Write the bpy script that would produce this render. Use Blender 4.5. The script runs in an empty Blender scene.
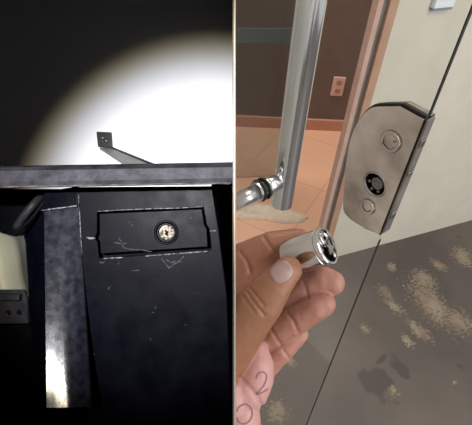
import bpy, bmesh, math, random
from mathutils import Vector, Matrix, noise
from mathutils.bvhtree import BVHTree
random.seed(7)
SC = bpy.context.scene
COL = SC.collection

# ------------------------------------------------------------------ camera
F, CX, CY = 420.0, 236.0, 212.5
VX, VY = 215.0, 655.0                       # vanishing point of the plumb lines
zw = -Vector((VX-CX, CY-VY, -F)).normalized()
fw = Vector((0, 0, -1))
yw = (fw - fw.dot(zw)*zw).normalized()
xw = yw.cross(zw)
R3 = Matrix((xw, yw, zw))
CAMP = Vector((0, 0, 1.4))
CF = Matrix.Translation(CAMP) @ R3.to_4x4()
cam = bpy.data.objects.new('camera', bpy.data.cameras.new('camera'))
COL.objects.link(cam)
cam.matrix_world = CF
cam.data.sensor_width = 36
cam.data.lens = 36*F/472
cam.data.clip_start = 0.01
SC.camera = cam

# ------------------------------------------------------------------ light
w = bpy.data.worlds.new('overcast'); SC.world = w; w.use_nodes = True
w.node_tree.nodes['Background'].inputs[0].default_value = (1.0, .98, .94, 1)
w.node_tree.nodes['Background'].inputs[1].default_value = 0.60

def lamp(name, kind, energy, mat, **kw):
    l = bpy.data.lights.new(name, kind); l.energy = energy
    for k, v in kw.items(): setattr(l, k, v)
    o = bpy.data.objects.new(name, l); COL.objects.link(o); o.matrix_world = mat
    return o
def aim(p, q):
    return Matrix.Translation(p) @ (q-p).to_track_quat('-Z', 'Y').to_matrix().to_4x4()
def cl(x, y, d):                             # camera-frame point seen at pixel x, y at depth d
    return Vector(((x-CX)/F*d, (CY-y)/F*d, -d))
tp, tq = CF @ Vector((-.09, .05, .05)), CF @ cl(211, 232, .72)
tor = lamp('torch', 'SPOT', 56, aim(tp, tq), spot_size=math.radians(51), spot_blend=.82, shadow_soft_size=.006, color=(1, .985, .97))
# the torch's own beam is a little yellow at its rim
tor.data.use_nodes = True
_t = tor.data.node_tree; _e = _t.nodes['Emission']
_c = _t.nodes.new('ShaderNodeTexCoord'); _s = _t.nodes.new('ShaderNodeSeparateXYZ'); _t.links.new(_c.outputs['Normal'], _s.inputs[0])
_a = _t.nodes.new('ShaderNodeMath'); _a.operation = 'ABSOLUTE'; _t.links.new(_s.outputs['Z'], _a.inputs[0])
_r = _t.nodes.new('ShaderNodeMapRange'); _r.inputs['From Min'].default_value = .908; _r.inputs['From Max'].default_value = .932; _t.links.new(_a.outputs[0], _r.inputs['Value'])
_m = _t.nodes.new('ShaderNodeMix'); _m.data_type = 'RGBA'; _m.inputs[6].default_value = (1, .82, .42, 1); _m.inputs[7].default_value = (.96, .98, 1, 1)
_t.links.new(_r.outputs['Result'], _m.inputs[0]); _t.links.new(_m.outputs[2], _e.inputs['Color'])
lamp('porch_light', 'AREA', 16, aim(Vector((1.3, -.3, 2.7)), Vector((.6, 1.0, .5))), size=1.2, color=(1, .96, .9))
lamp('streak_light', 'AREA', 30, aim(Vector((2.1, -.9, 1.6)), Vector((.2, .7, 1.0))), shape='RECTANGLE', size=.9, size_y=1.9, color=(.97, .98, 1))  # unseen lamp added for the bright streak on tube and lock plate
lamp('indoor_fill_light', 'AREA', 42, aim(Vector((-.1, 1.95, 2.3)), Vector((.15, 1.9, 0))), size=.8, color=(1, .9, .8))  # unseen lamp added to warm and brighten the pink floor
SC.view_settings.view_transform = 'Standard'
SC.view_settings.look = 'None'
SC.view_settings.exposure = 0.0
SC.view_settings.gamma = 1
SC.view_settings.use_curve_mapping = False

# ------------------------------------------------------------------ materials
def srgb(r, g, b):
    f = lambda c: (c/255/12.92 if c <= 10 else ((c/255+.055)/1.055)**2.4)
    return (f(r), f(g), f(b), 1)
class NT:
    def __init__(s, name):
        s.m = bpy.data.materials.new(name); s.m.use_nodes = True
        s.t = s.m.node_tree; s.b = s.t.nodes['Principled BSDF']
    def n(s, kind, **kw):
        n = s.t.nodes.new(kind)
        for k, v in kw.items():
            if k in n.inputs.keys(): n.inputs[k].default_value = v
            else: setattr(n, k, v)
        return n
    def l(s, a, b): s.t.links.new(a, b)
def mat(name, c1, c2=None, rough=.5, metal=0, scale=40, bump=0, bscale=None, rr=None, spec=None, sss=0, lo=.35, hi=.65, detail=5, coat=0):
    a = NT(name); b = a.b
    b.inputs['Base Color'].default_value = c1
    b.inputs['Roughness'].default_value = rough
    b.inputs['Metallic'].default_value = metal
    if spec is not None: b.inputs['Specular IOR Level'].default_value = spec
    if coat: b.inputs['Coat Weight'].default_value = coat
    if sss:
        b.inputs['Subsurface Weight'].default_value = sss
        b.inputs['Subsurface Radius'].default_value = (.006, .003, .002)
        b.inputs['Subsurface Scale'].default_value = 1
    tc = a.n('ShaderNodeTexCoord')
    nz = a.n('ShaderNodeTexNoise', Scale=scale, Detail=detail); a.l(tc.outputs['Object'], nz.inputs['Vector'])
    if c2 is not None:
        r = a.n('ShaderNodeValToRGB'); e = r.color_ramp.elements
        e[0].position, e[1].position = lo, hi; e[0].color, e[1].color = c1, c2
        a.l(nz.outputs['Fac'], r.inputs['Fac']); a.l(r.outputs['Color'], b.inputs['Base Color'])
    if rr:
        mr = a.n('ShaderNodeMapRange'); mr.inputs['To Min'].default_value = rr[0]; mr.inputs['To Max'].default_value = rr[1]
        mr.inputs['From Min'].default_value = .3; mr.inputs['From Max'].default_value = .7
        a.l(nz.outputs['Fac'], mr.inputs['Value']); a.l(mr.outputs['Result'], b.inputs['Roughness'])
    if bump:
        n2 = a.n('ShaderNodeTexNoise', Scale=bscale or scale, Detail=4); a.l(tc.outputs['Object'], n2.inputs['Vector'])
        bp = a.n('ShaderNodeBump', Strength=bump, Distance=.001)
        a.l(n2.outputs['Fac'], bp.inputs['Height']); a.l(bp.outputs['Normal'], b.inputs['Normal'])
    return a.m
M = {}
M['cream'] = mat('cream_plaster', srgb(206,199,184), srgb(213,206,192), .85, scale=9, bump=.15, bscale=120)
M['brown'] = mat('brown_paint', srgb(96,72,64), srgb(104,79,70), .8, scale=14)
M['skirt'] = mat('terracotta_skirting', srgb(190,128,104), srgb(198,136,112), .6, scale=10)
M['white_wall'] = mat('white_board', srgb(226,226,230), srgb(232,232,236), .9, scale=10)
M['light_block_black'] = mat('light_block_black', srgb(82,78,75), srgb(92,88,85), .95, spec=.1)
M['light_block'] = mat('beige_light_block', srgb(180,174,166), srgb(188,182,174), .7, scale=8)
M['edge_grey'] = mat('grey_edge', srgb(150,152,156), srgb(160,162,166), .6)
M['black_plastic'] = mat('black_plastic', srgb(1,1,3), srgb(2,2,5), .4, scale=60, bump=.12, bscale=900, rr=(.36,.5), detail=8, spec=.025)
M['lid_plastic'] = mat('black_lid_plastic', srgb(1,1,2), srgb(2,2,5), .4, scale=80, bump=.08, bscale=700, rr=(.36,.5), spec=.025)
M['facet_plastic'] = mat('scuffed_black_plastic', srgb(3,3,7), srgb(9,9,17), .3, scale=160, bump=.14, bscale=1500, rr=(.22,.30), detail=9, spec=1.0)
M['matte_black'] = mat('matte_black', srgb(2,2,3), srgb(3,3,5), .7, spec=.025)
M['bar'] = mat('dull_steel', srgb(10,10,13), srgb(35,33,38), .55, .0, spec=.08, scale=70, bump=.4, bscale=260, detail=8, lo=.35, hi=.75)
M['bar_edge'] = mat('bare_steel_edge', srgb(20,19,20), srgb(50,47,45), .6, 0, spec=.05, scale=150)
M['scratch'] = mat('pale_scratch', srgb(22,22,25), srgb(74,74,78), .6, scale=420, spec=.03)
M['faint_scratch'] = mat('faint_scratch', srgb(12,12,15), srgb(38,38,42), .6, scale=500, spec=.03)
M['bracket'] = mat('grey_bracket', srgb(140,132,132), srgb(152,146,145), .5, .2, scale=60)
M['bracket_dark'] = mat('dark_bracket', srgb(18,17,21), srgb(32,30,36), .5, .2, scale=200)
M['hose'] = mat('grey_sleeve', srgb(7,7,9), srgb(16,16,19), .6, scale=120, bump=.2, spec=.1)
M['tank'] = mat('cream_plastic', srgb(160,157,134), srgb(172,168,148), .6, scale=20)
M['perf'] = mat('dark_steel', srgb(14,13,15), srgb(28,26,29), .55, 0, scale=90, spec=.15)
M['chrome'] = mat('chrome', srgb(212,208,206), srgb(190,188,188), .1, 1, scale=30, rr=(.07,.16))
M['tube'] = mat('brushed_steel', srgb(236,238,243), srgb(228,230,237), .13, 1, scale=12)
M['plate'] = mat('reflection_patch_steel', srgb(216,206,198), srgb(158,146,138), .2, 1, scale=16, rr=(.08,.26), bump=.06, bscale=30)  # light and dark colour patches stand in for uneven reflections
M['steel'] = mat('worn_steel', srgb(190,186,182), srgb(160,156,152), .3, 1, scale=90)
M['silver'] = mat('silver_core', srgb(4,4,4), srgb(96,88,76), .5, .0, spec=.12, lo=.42, hi=.58, scale=420, bump=.6, bscale=700)
M['brass'] = mat('dull_metal_pins', srgb(120,112,104), srgb(150,140,130), .35, .9)
M['rubber'] = mat('black_rubber', srgb(30,30,32), srgb(34,34,36), .6)
M['alu_pink'] = mat('pinkish_frame', srgb(196,156,142), srgb(204,166,152), .5, scale=20)
M['alu_grey'] = mat('grey_channel', srgb(112,108,106), srgb(130,126,122), .45, .3, scale=25)
M['alu_tan'] = mat('tan_frame', srgb(178,136,112), srgb(188,146,122), .5, scale=20)
M['outlet'] = mat('pink_plastic', srgb(214,172,162), srgb(218,178,168), .5)
M['outlet_dark'] = mat('dusky_pink', srgb(170,112,102), srgb(176,120,110), .5)
M['switch'] = mat('white_plastic', srgb(228,232,238), srgb(235,238,242), .5)
M['switch_shade'] = mat('blue_grey_shade', srgb(120,136,160), srgb(126,142,166), .5)
M['cloth'] = mat('pale_cloth', srgb(222,204,188), srgb(206,186,168), .85, scale=30)
M['ink'] = mat('violet_ink', srgb(128,92,104), srgb(142,104,114), .7)
M['satin'] = mat('satin_steel', srgb(236,236,238), srgb(226,226,230), .28, 1, scale=12)
M['nail'] = mat('fingernail', srgb(152,122,116), srgb(166,138,134), .28, scale=60)
M['band'] = mat('grey_reflection', srgb(150,160,166), srgb(158,168,174), .6)

def glass_mat(name, tint, gloss=(1,1,1,1)):
    a = NT(name); a.t.nodes.remove(a.b)
    out = a.t.nodes['Material Output']
    tr = a.n('ShaderNodeBsdfTransparent'); tr.inputs[0].default_value = tint
    gl = a.n('ShaderNodeBsdfGlossy'); gl.inputs['Roughness'].default_value = .02; gl.inputs['Color'].default_value = gloss
    lw = a.n('ShaderNodeLayerWeight'); lw.inputs['Blend'].default_value = .5
    pw = a.n('ShaderNodeMath', operation='POWER'); a.l(lw.outputs['Facing'], pw.inputs[0]); pw.inputs[1].default_value = 5
    fr = a.n('ShaderNodeMath', operation='MULTIPLY_ADD'); a.l(pw.outputs[0], fr.inputs[0]); fr.inputs[1].default_value = .9; fr.inputs[2].default_value = .025
    mx = a.n('ShaderNodeMixShader')
    a.l(fr.outputs[0], mx.inputs[0]); a.l(tr.outputs[0], mx.inputs[1]); a.l(gl.outputs[0], mx.inputs[2])
    a.l(mx.outputs[0], out.inputs['Surface'])
    return a.m
M['glass'] = glass_mat('clear_glass', (.965, .975, .965, 1))
M['smoked'] = glass_mat('added_smoked_glass', (.70, .74, .74, 1))

def tile_mat():
    a = NT('pink_floor_tile'); b = a.b
    tc = a.n('ShaderNodeTexCoord'); mp = a.n('ShaderNodeMapping'); mp.inputs['Rotation'].default_value = (0, 0, .5)
    a.l(tc.outputs['Object'], mp.inputs['Vector'])
    br = a.n('ShaderNodeTexBrick'); br.offset = 0; br.inputs['Scale'].default_value = 1
    br.inputs['Brick Width'].default_value = .42; br.inputs['Row Height'].default_value = .42
    br.inputs['Mortar Size'].default_value = .0035
    br.inputs['Color1'].default_value = srgb(222,170,142); br.inputs['Color2'].default_value = srgb(226,176,148)
    br.inputs['Mortar'].default_value = srgb(206,152,124)
    a.l(mp.outputs['Vector'], br.inputs['Vector']); a.l(br.outputs['Color'], b.inputs['Base Color'])
    b.inputs['Roughness'].default_value = .35
    return a.m
M['tile'] = tile_mat()

# ------------------------------------------------------------------ helpers
def new_bm(): return bmesh.new()
def finish(bm, name, m, parent=None, origin=None, rot=None, smooth=False, mods=None, bevel=0):
    """bm holds WORLD coordinates; makes one mesh object."""
    bmesh.ops.remove_doubles(bm, verts=bm.verts, dist=1e-6)
    bmesh.ops.recalc_face_normals(bm, faces=bm.faces)
    if parent is not None:
        base = parent['_m'] if False else MW[parent.name]
    else:
        if origin is None:
            vs = [v.co for v in bm.verts]
            origin = Vector((sum(v.x for v in vs)/len(vs), sum(v.y for v in vs)/len(vs), min(v.z for v in vs)))
        base = Matrix.Translation(origin) @ (rot.to_4x4() if rot else Matrix.Identity(4))
    inv = base.inverted()
    for v in bm.verts: v.co = inv @ v.co
    me = bpy.data.meshes.new(name); bm.to_mesh(me); bm.free()
    if smooth:
        for p in me.polygons: p.use_smooth = True
    me.materials.append(m)
    o = bpy.data.objects.new(name, me); COL.objects.link(o)
    if parent is not None:
        o.parent = parent; MW[o.name] = base
    else:
        o.matrix_world = base; MW[o.name] = base
    if bevel:
        md = o.modifiers.new('bevel', 'BEVEL'); md.width = bevel; md.segments = 2; md.limit_method = 'ANGLE'
    return o
MW = {}
def root(name, label, cat, loc, rot=None, group=None):
    o = bpy.data.objects.new(name, None); COL.objects.link(o)
    o.empty_display_size = .02
    m = Matrix.Translation(loc) @ (rot.to_4x4() if rot else Matrix.Identity(4))
    o.matrix_world = m; MW[o.name] = m
    o['label'] = label; o['category'] = cat
    if group: o['group'] = group
    return o
def tag(o, label, cat, group=None):
    o['label'] = label; o['category'] = cat
    if group: o['group'] = group
    return o
def struct(o): o['kind'] = 'structure'; return o

def box(bm, fr, a, b):
    """axis-aligned box a..b in frame fr"""
    vs = [bm.verts.new(fr @ Vector((x, y, z))) for x in (a[0], b[0]) for y in (a[1], b[1]) for z in (a[2], b[2])]
    for q in ((0,1,3,2),(4,6,7,5),(0,4,5,1),(2,3,7,6),(0,2,6,4),(1,5,7,3)):
        bm.faces.new([vs[i] for i in q])
def prism(bm, fr, outline, z0, z1, holes=()):
    """polygon with holes in frame xy, from z0 to z1"""
    loops = [outline] + list(holes)
    caps = []
    for z in (z0, z1):
        edges = []; rings = []
        for lp in loops:
            vs = [bm.verts.new(fr @ Vector((p[0], p[1], z))) for p in lp]
            edges += [bm.edges.new((vs[i], vs[(i+1) % len(vs)])) for i in range(len(vs))]
            rings.append(vs)
        bmesh.ops.triangle_fill(bm, use_beauty=True, use_dissolve=False, edges=edges)
        caps.append(rings)
    for r0, r1 in zip(*caps):
        n = len(r0)
        for i in range(n):
            bm.faces.new((r0[i], r0[(i+1) % n], r1[(i+1) % n], r1[i]))
def circle(cx, cy, r, n=32, ry=None, a0=0):
    return [(cx + r*math.cos(a0+2*math.pi*i/n), cy + (ry or r)*math.sin(a0+2*math.pi*i/n)) for i in range(n)]
def lathe(bm, fr, prof, n=40):
    """profile [(r, z)] around frame z"""
    rings = []
    for r, z in prof:
        if r < 1e-7: rings.append([bm.verts.new(fr @ Vector((0, 0, z)))])
        else: rings.append([bm.verts.new(fr @ Vector((r*math.cos(2*math.pi*i/n), r*math.sin(2*math.pi*i/n), z))) for i in range(n)])
    for a, b in zip(rings, rings[1:]):
        for i in range(n):
            j = (i+1) % n
            if len(a) == 1 and len(b) == 1: continue
            if len(a) == 1: bm.faces.new((a[0], b[i], b[j]))
            elif len(b) == 1: bm.faces.new((a[i], a[j], b[0]))
            else: bm.faces.new((a[i], a[j], b[j], b[i]))
def axis_frame(p, d, up=None):
    d = d.normalized()
    u = up or (Vector((0,0,1)) if abs(d.z) < .9 else Vector((1,0,0)))
    x = u.cross(d).normalized(); y = d.cross(x)
    return Matrix.Translation(p) @ Matrix((x, y, d)).transposed().to_4x4()
def spline(pts, k=6):
    pts = [Vector(p) for p in pts]; out = []
    for i in range(len(pts)-1):
        p0, p1, p2, p3 = pts[max(i-1,0)], pts[i], pts[i+1], pts[min(i+2, len(pts)-1)]
        for j in range(k):
            t = j/k
            out.append(.5*((2*p1)+(p2-p0)*t+(2*p0-5*p1+4*p2-p3)*t*t+(3*p1-p0-3*p2+p3)*t**3))
    out.append(pts[-1]); return out
def tube(bm, pts, r, n=14, taper=None):
    rings = []
    side = None
    for i, p in enumerate(pts):
        d = (pts[min(i+1, len(pts)-1)] - pts[max(i-1, 0)]).normalized()
        if side is None: side = d.orthogonal().normalized()
        side = (side - side.dot(d)*d).normalized(); s2 = d.cross(side)
        rr = r[i] if isinstance(r, (list, tuple)) else r
        rings.append([bm.verts.new(p + rr*(math.cos(2*math.pi*k/n)*side + math.sin(2*math.pi*k/n)*s2)) for k in range(n)])
    for a, b in zip(rings, rings[1:]):
        for i in range(n): bm.faces.new((a[i], a[(i+1) % n], b[(i+1) % n], b[i]))
    bm.faces.new(rings[0]); bm.faces.new(rings[-1][::-1])
def ray(x, y): return CF.to_3x3() @ Vector(((x-CX)/F, (CY-y)/F, -1))
def hit(x, y, P, n):
    d = ray(x, y); return CAMP + d*((P-CAMP).dot(n)/d.dot(n))
def floor_at(x, y): return hit(x, y, Vector((0,0,0)), Vector((0,0,1)))
def cut_at_light_block(bm, x=.0012):
    """trims world-space geometry where it meets the added light-blocking sheet"""
    no = CF.to_3x3() @ Vector((1, 0, 0))
    r = bmesh.ops.bisect_plane(bm, geom=bm.verts[:]+bm.edges[:]+bm.faces[:], dist=1e-7, plane_co=CAMP+no*x, plane_no=no, clear_inner=True)
    ed = [e for e in r['geom_cut'] if isinstance(e, bmesh.types.BMEdge)]
    if ed:
        try: bmesh.ops.triangle_fill(bm, use_beauty=True, edges=ed)
        except Exception: pass

# ================================================================== THE SETTING, RIGHT: porch, doorway, room behind
W0, W1 = floor_at(336, 257), floor_at(472, 220)
wd = (W1-W0).normalized(); wn = Vector((wd.y, -wd.x, 0))      # along the cream wall, and its normal towards the viewer
WF = Matrix.Translation(W0) @ Matrix((wd, -wn, Vector((0,0,1)))).transposed().to_4x4()   # x along, y into wall, z up
def wall_xz(x, y):
    q = WF.inverted() @ hit(x, y, W0, wn); return q.x, q.z
jr = wall_xz(396, 0)[0]*.55 + wall_xz(369, 106)[0]*.35 + wall_xz(337, 254)[0]*.1          # right side of the door frame
jw = .066
bm = new_bm(); box(bm, WF, (jr, 0, 0), (3.2, .05, 2.9)); struct(finish(bm, 'wall_front', M['cream']))
bm = new_bm(); box(bm, WF, (-1.6-jw, 0, 2.2), (jr, .12, 2.9)); struct(finish(bm, 'wall_lintel', M['cream']))
# floor outside
I4 = Matrix.Identity(4)
def porch_floor_mat():
    a = NT('worn_dark_floor'); b = a.b
    tc = a.n('ShaderNodeTexCoord')
    n1 = a.n('ShaderNodeTexNoise', Scale=3, Detail=6); a.l(tc.outputs['Object'], n1.inputs['Vector'])
    r1 = a.n('ShaderNodeValToRGB'); e = r1.color_ramp.elements
    e[0].position, e[1].position = .35, .68; e[0].color, e[1].color = srgb(84,77,73), srgb(104,94,88)
    a.l(n1.outputs['Fac'], r1.inputs['Fac'])
    def blob(px, py, ex, ey, ang, soft=.5):
        c = floor_at(px, py)
        mp = a.n('ShaderNodeMapping', vector_type='TEXTURE'); mp.inputs['Location'].default_value = (c.x, c.y, 0)
        mp.inputs['Rotation'].default_value = (0, 0, ang); mp.inputs['Scale'].default_value = (ex, ey, 1)
        a.l(tc.outputs['Object'], mp.inputs['Vector'])
        ln = a.n('ShaderNodeVectorMath', operation='LENGTH'); a.l(mp.outputs['Vector'], ln.inputs[0])
        mr = a.n('ShaderNodeMapRange'); mr.inputs['From Min'].default_value = 1; mr.inputs['From Max'].default_value = 0
        a.l(ln.outputs['Value'], mr.inputs['Value']); return mr.outputs['Result']
    def mx(x, y):
        m_ = a.n('ShaderNodeMath', operation='MAXIMUM'); a.l(x, m_.inputs[0]); a.l(y, m_.inputs[1]); return m_.outputs[0]
    def seg(p, q, wid):
        A, B = floor_at(*p), floor_at(*q); c = (A+B)/2
        mid = ((p[0]+q[0])/2, (p[1]+q[1])/2)
        d = B-A
        mp = a.n('ShaderNodeMapping', vector_type='TEXTURE'); mp.inputs['Location'].default_value = (c.x, c.y, 0)
        mp.inputs['Rotation'].default_value = (0, 0, math.atan2(d.y, d.x)); mp.inputs['Scale'].default_value = (d.length/2*1.15, wid, 1)
        a.l(tc.outputs['Object'], mp.inputs['Vector'])
        ln = a.n('ShaderNodeVectorMath', operation='LENGTH'); a.l(mp.outputs['Vector'], ln.inputs[0])
        mr = a.n('ShaderNodeMapRange'); mr.inputs['From Min'].default_value = 1; mr.inputs['From Max'].default_value = 0
        a.l(ln.outputs['Value'], mr.inputs['Value']); return mr.outputs['Result']
    segs = [((397,262),(470,352),.13), ((408,262),(440,300),.10), ((374,280),(398,305),.05), ((400,312),(440,352),.05),
            ((455,240),(472,275),.10), ((363,322),(367,336),.035), ((388,382),(398,400),.03), ((445,300),(472,345),.12),
            ((262,400),(290,425),.08), ((280,350),(300,372),.04), ((452,380),(457,386),.02), ((376,290),(412,322),.045), ((412,318),(434,348),.05), ((384,262),(400,272),.05), ((425,255),(452,275),.05), ((296,330),(304,345),.03), ((400,330),(416,352),.035)]
    mk = seg(*segs[0])
    for s_ in segs[1:]: mk = mx(mk, seg(*s_))
    # flaking noise, stretched along the scrapes
    d0 = floor_at(470,352)-floor_at(397,262)
    mp = a.n('ShaderNodeMapping', vector_type='TEXTURE'); mp.inputs['Rotation'].default_value = (0, 0, math.atan2(d0.y, d0.x)); mp.inputs['Scale'].default_value = (.55, 1, 1)
    a.l(tc.outputs['Object'], mp.inputs['Vector'])
    n2 = a.n('ShaderNodeTexNoise', Scale=58, Detail=10, Roughness=.78); a.l(mp.outputs['Vector'], n2.inputs['Vector'])
    ad = a.n('ShaderNodeMath', operation='MULTIPLY_ADD'); a.l(mk, ad.inputs[0]); ad.inputs[1].default_value = .31; a.l(n2.outputs['Fac'], ad.inputs[2])
    r2 = a.n('ShaderNodeValToRGB'); e = r2.color_ramp.elements
    e[0].position, e[1].position = .67, .71; e[0].color, e[1].color = (0,0,0,1), (1,1,1,1)
    a.l(ad.outputs[0], r2.inputs['Fac'])
    n3 = a.n('ShaderNodeTexNoise', Scale=14, Detail=4); a.l(tc.outputs['Object'], n3.inputs['Vector'])
    r3 = a.n('ShaderNodeValToRGB'); e = r3.color_ramp.elements
    e[0].position, e[1].position = .35, .65; e[0].color, e[1].color = srgb(126,108,88), srgb(152,138,120)
    a.l(n3.outputs['Fac'], r3.inputs['Fac'])
    # damp stains
    st = None
    for (p, q, wd_) in [((360,390),(398,384),.10), ((392,372),(408,362),.07), ((378,356),(385,362),.05)]:
        s_ = seg(p, q, wd_); st = s_ if st is None else mx(st, s_)
    a2 = a.n('ShaderNodeMath', operation='MULTIPLY_ADD'); a.l(st, a2.inputs[0]); a2.inputs[1].default_value = .5; a.l(n3.outputs['Fac'], a2.inputs[2])
    r4 = a.n('ShaderNodeValToRGB'); e = r4.color_ramp.elements
    e[0].position, e[1].position = .66, .76; e[0].color, e[1].color = (0,0,0,1), (.75,.75,.75,1)
    a.l(a2.outputs[0], r4.inputs['Fac'])
    m1 = a.n('ShaderNodeMix', data_type='RGBA'); a.l(r4.outputs['Color'], m1.inputs[0]); a.l(r1.outputs['Color'], m1.inputs[6]); m1.inputs[7].default_value = srgb(68,61,59)
    m2 = a.n('ShaderNodeMix', data_type='RGBA'); a.l(r2.outputs['Color'], m2.inputs[0]); a.l(m1.outputs[2], m2.inputs[6]); a.l(r3.outputs['Color'], m2.inputs[7])
    a.l(m2.outputs[2], b.inputs['Base Color'])
    b.inputs['Roughness'].default_value = .5
    bp = a.n('ShaderNodeBump', Strength=.3, Distance=.002); a.l(r2.outputs['Color'], bp.inputs['Height']); a.l(bp.outputs['Normal'], b.inputs['Normal'])
    return a.m
M['porch'] = porch_floor_mat()
bm = new_bm()
c = [WF @ Vector((-1.9, 0, 0)), WF @ Vector((3.2, 0, 0)), Vector((3.6, -2.2, 0)), Vector((-2.6, -2.2, 0))]
fpo = [(p.x, p.y) for p in c]; prism(bm, I4, fpo, -.05, 0)
struct(finish(bm, 'floor', M['porch'], origin=Vector((0,0,0))))
bm = new_bm()
c = [WF @ Vector((-1.9, 0.0005, 0)), WF @ Vector((jr+1.2, 0.0005, 0)), Vector((2.2, 3.2, 0)), Vector((-2.4, 3.2, 0))]
prism(bm, I4, [(p.x, p.y) for p in c], -.05, 0)
struct(finish(bm, 'floor_inside', M['tile'], origin=Vector((0,0,0))))
yb = floor_at(330, 131).y + .02
bm = new_bm(); box(bm, I4, (-2.2, yb, 0), (2.2, yb+.1, 2.9)); struct(finish(bm, 'wall_back', M['brown']))
sk = (hit(330, 119, Vector((0, yb, 0)), Vector((0,1,0)))).z
bm = new_bm(); box(bm, I4, (-2.2, yb-.02, 0), (2.2, yb-.0005, sk)); struct(finish(bm, 'baseboard_back', M['skirt'], bevel=.003))

# door frame at the side of the opening
dr = root('door_frame', 'pinkish tan upright door frame with a grey channel at the cream wall edge', 'door frame', WF @ Vector((jr-jw/2, .05, 0)))
dr['kind'] = 'structure'; dr.name = 'door_1'
MW['door_1'] = MW.pop('door_frame')
bm = new_bm(); box(bm, WF, (jr-jw, -.004, 0), (jr-jw*.74, .022, 2.2)); finish(bm, 'inner_strip', M['alu_pink'], dr, bevel=.001)
bm = new_bm(); box(bm, WF, (jr-jw*.745, .006, 0), (jr-jw*.44, .02, 2.2)); finish(bm, 'channel', M['alu_grey'], dr)
bm = new_bm(); box(bm, WF, (jr-jw*.445, -.006, 0), (jr-.0005, .02, 2.2)); finish(bm, 'outer_strip', M['alu_tan'], dr, bevel=.001)

# added smoked glass panel, darkens the wall and floor left of the handle
pa, pb = floor_at(234, 178), floor_at(290, 176)
pdv = (pb-pa).normalized(); PF = Matrix.Translation(pa) @ Matrix((pdv, Vector((-pdv.y, pdv.x, 0)), Vector((0,0,1)))).transposed().to_4x4()
pn = Vector((-pdv.y, pdv.x, 0))
pxr = (PF.inverted() @ hit(298, 0, pa, pn)).x
sp = root('added_shade_panel', 'added smoked glass panel that darkens the view left of the steel handle', 'glass panel', PF @ Vector((pxr/2, 0, 0)))
bm = new_bm(); box(bm, PF, (-.5, 0, .002), (pxr, .008, 2.1)); finish(bm, 'pane', M['smoked'], sp)
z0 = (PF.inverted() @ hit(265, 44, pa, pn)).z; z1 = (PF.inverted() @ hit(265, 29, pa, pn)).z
bm = new_bm(); box(bm, PF, (-.5, .0085, z0), (pxr-.001, .010, z1)); o = finish(bm, 'reflection_band', M['band'], sp); o['label'] = 'dull blue-grey band standing in for a reflection'  # pale strip painted in place of a reflection in the glass

# outlet on brown wall
oc = hit(338, 86, Vector((0, yb, 0)), Vector((0,1,0)))
OF = Matrix.Translation(oc)
ou = root('wall_outlet', 'small pink power outlet on the brown wall right of the handle', 'outlet', OF @ Vector((0, 0, -.06)))
bm = new_bm(); box(bm, OF, (-.035, -.010, -.058), (.035, -.0005, .058)); finish(bm, 'cover_plate', M['outlet'], ou, bevel=.004)
for dz in (-.026, .026):
    bm = new_bm(); prism(bm, OF @ Matrix.Translation((0, -.0105, dz)) @ Matrix.Rotation(math.pi/2, 4, 'X'), circle(0, 0, .017, 20, .015), -.0005, .003); so = finish(bm, 'socket', M['outlet_dark'], ou)
# white switch plate on the cream wall
q = wall_xz(444, -6)
SF = WF @ Matrix.Translation((q[0], 0, q[1]))
sw = root('switch_plate', 'white plastic switch plate high on the cream wall, cut off by the top edge', 'switch', SF @ Vector((0, -.01, -.04)))
bm = new_bm(); box(bm, SF, (-.034, -.016, -.032), (.034, -.0005, .075)); finish(bm, 'cover_plate', M['switch'], sw, bevel=.003)
bm = new_bm(); box(bm, SF, (-.034, -.014, -.038), (.034, -.0005, -.0325)); finish(bm, 'shade_edge', M['switch_shade'], sw)  # blue-grey strip paints the shadow edge under the plate
bm = new_bm(); box(bm, SF, (-.012, -.021, 0), (.012, -.0165, .04)); finish(bm, 'rocker', M['switch'], sw, bevel=.001)

# ================================================================== DOOR LEAF of glass, with lock and handle
d_ = ray(405, 180); P0 = CAMP + d_*.5
P0 = Vector((P0.x, P0.y, 0)) + Vector((math.sin(math.radians(-38.3)), math.cos(math.radians(-38.3)), 0))*.0015
HD = math.radians(-38.3)
gu = Vector((math.sin(HD), math.cos(HD), 0)); gn = Vector((-gu.y, gu.x, 0))
if gn.dot(CAMP-P0) < 0: gn = -gn                  # towards the viewer
# keep the free edge of the leaf on the line seen in the photograph
GF = Matrix.Translation(P0) @ Matrix((gu, Vector((0,0,1)), gn)).transposed().to_4x4()  # x from free edge, y up, z towards viewer
GI = GF.inverted()
def g_xy(x, y, off=0):
    q = GI @ hit(x, y, P0 + gn*off, gn); return q.x, q.y
leaf = root('glass_door', 'clear glass door with steel lock patch on its edge and long round steel handle', 'glass door', P0 + gu*.2 + Vector((0,0,.01)))
T = .002
bm = new_bm(); box(bm, GF, (.0008, .012, -T), (.75, 2.1, T)); cut_at_light_block(bm); finish(bm, 'pane', M['glass'], leaf)
bm = new_bm(); box(bm, GF, (-.0006, .012, -T), (.0004, .985, T))
box(bm, GF, (-.0009, 1.178, -T), (.0006, 2.1, T)); o = finish(bm, 'edge_strip', M['rubber'], leaf); o['label'] = 'dark free edge'

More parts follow.
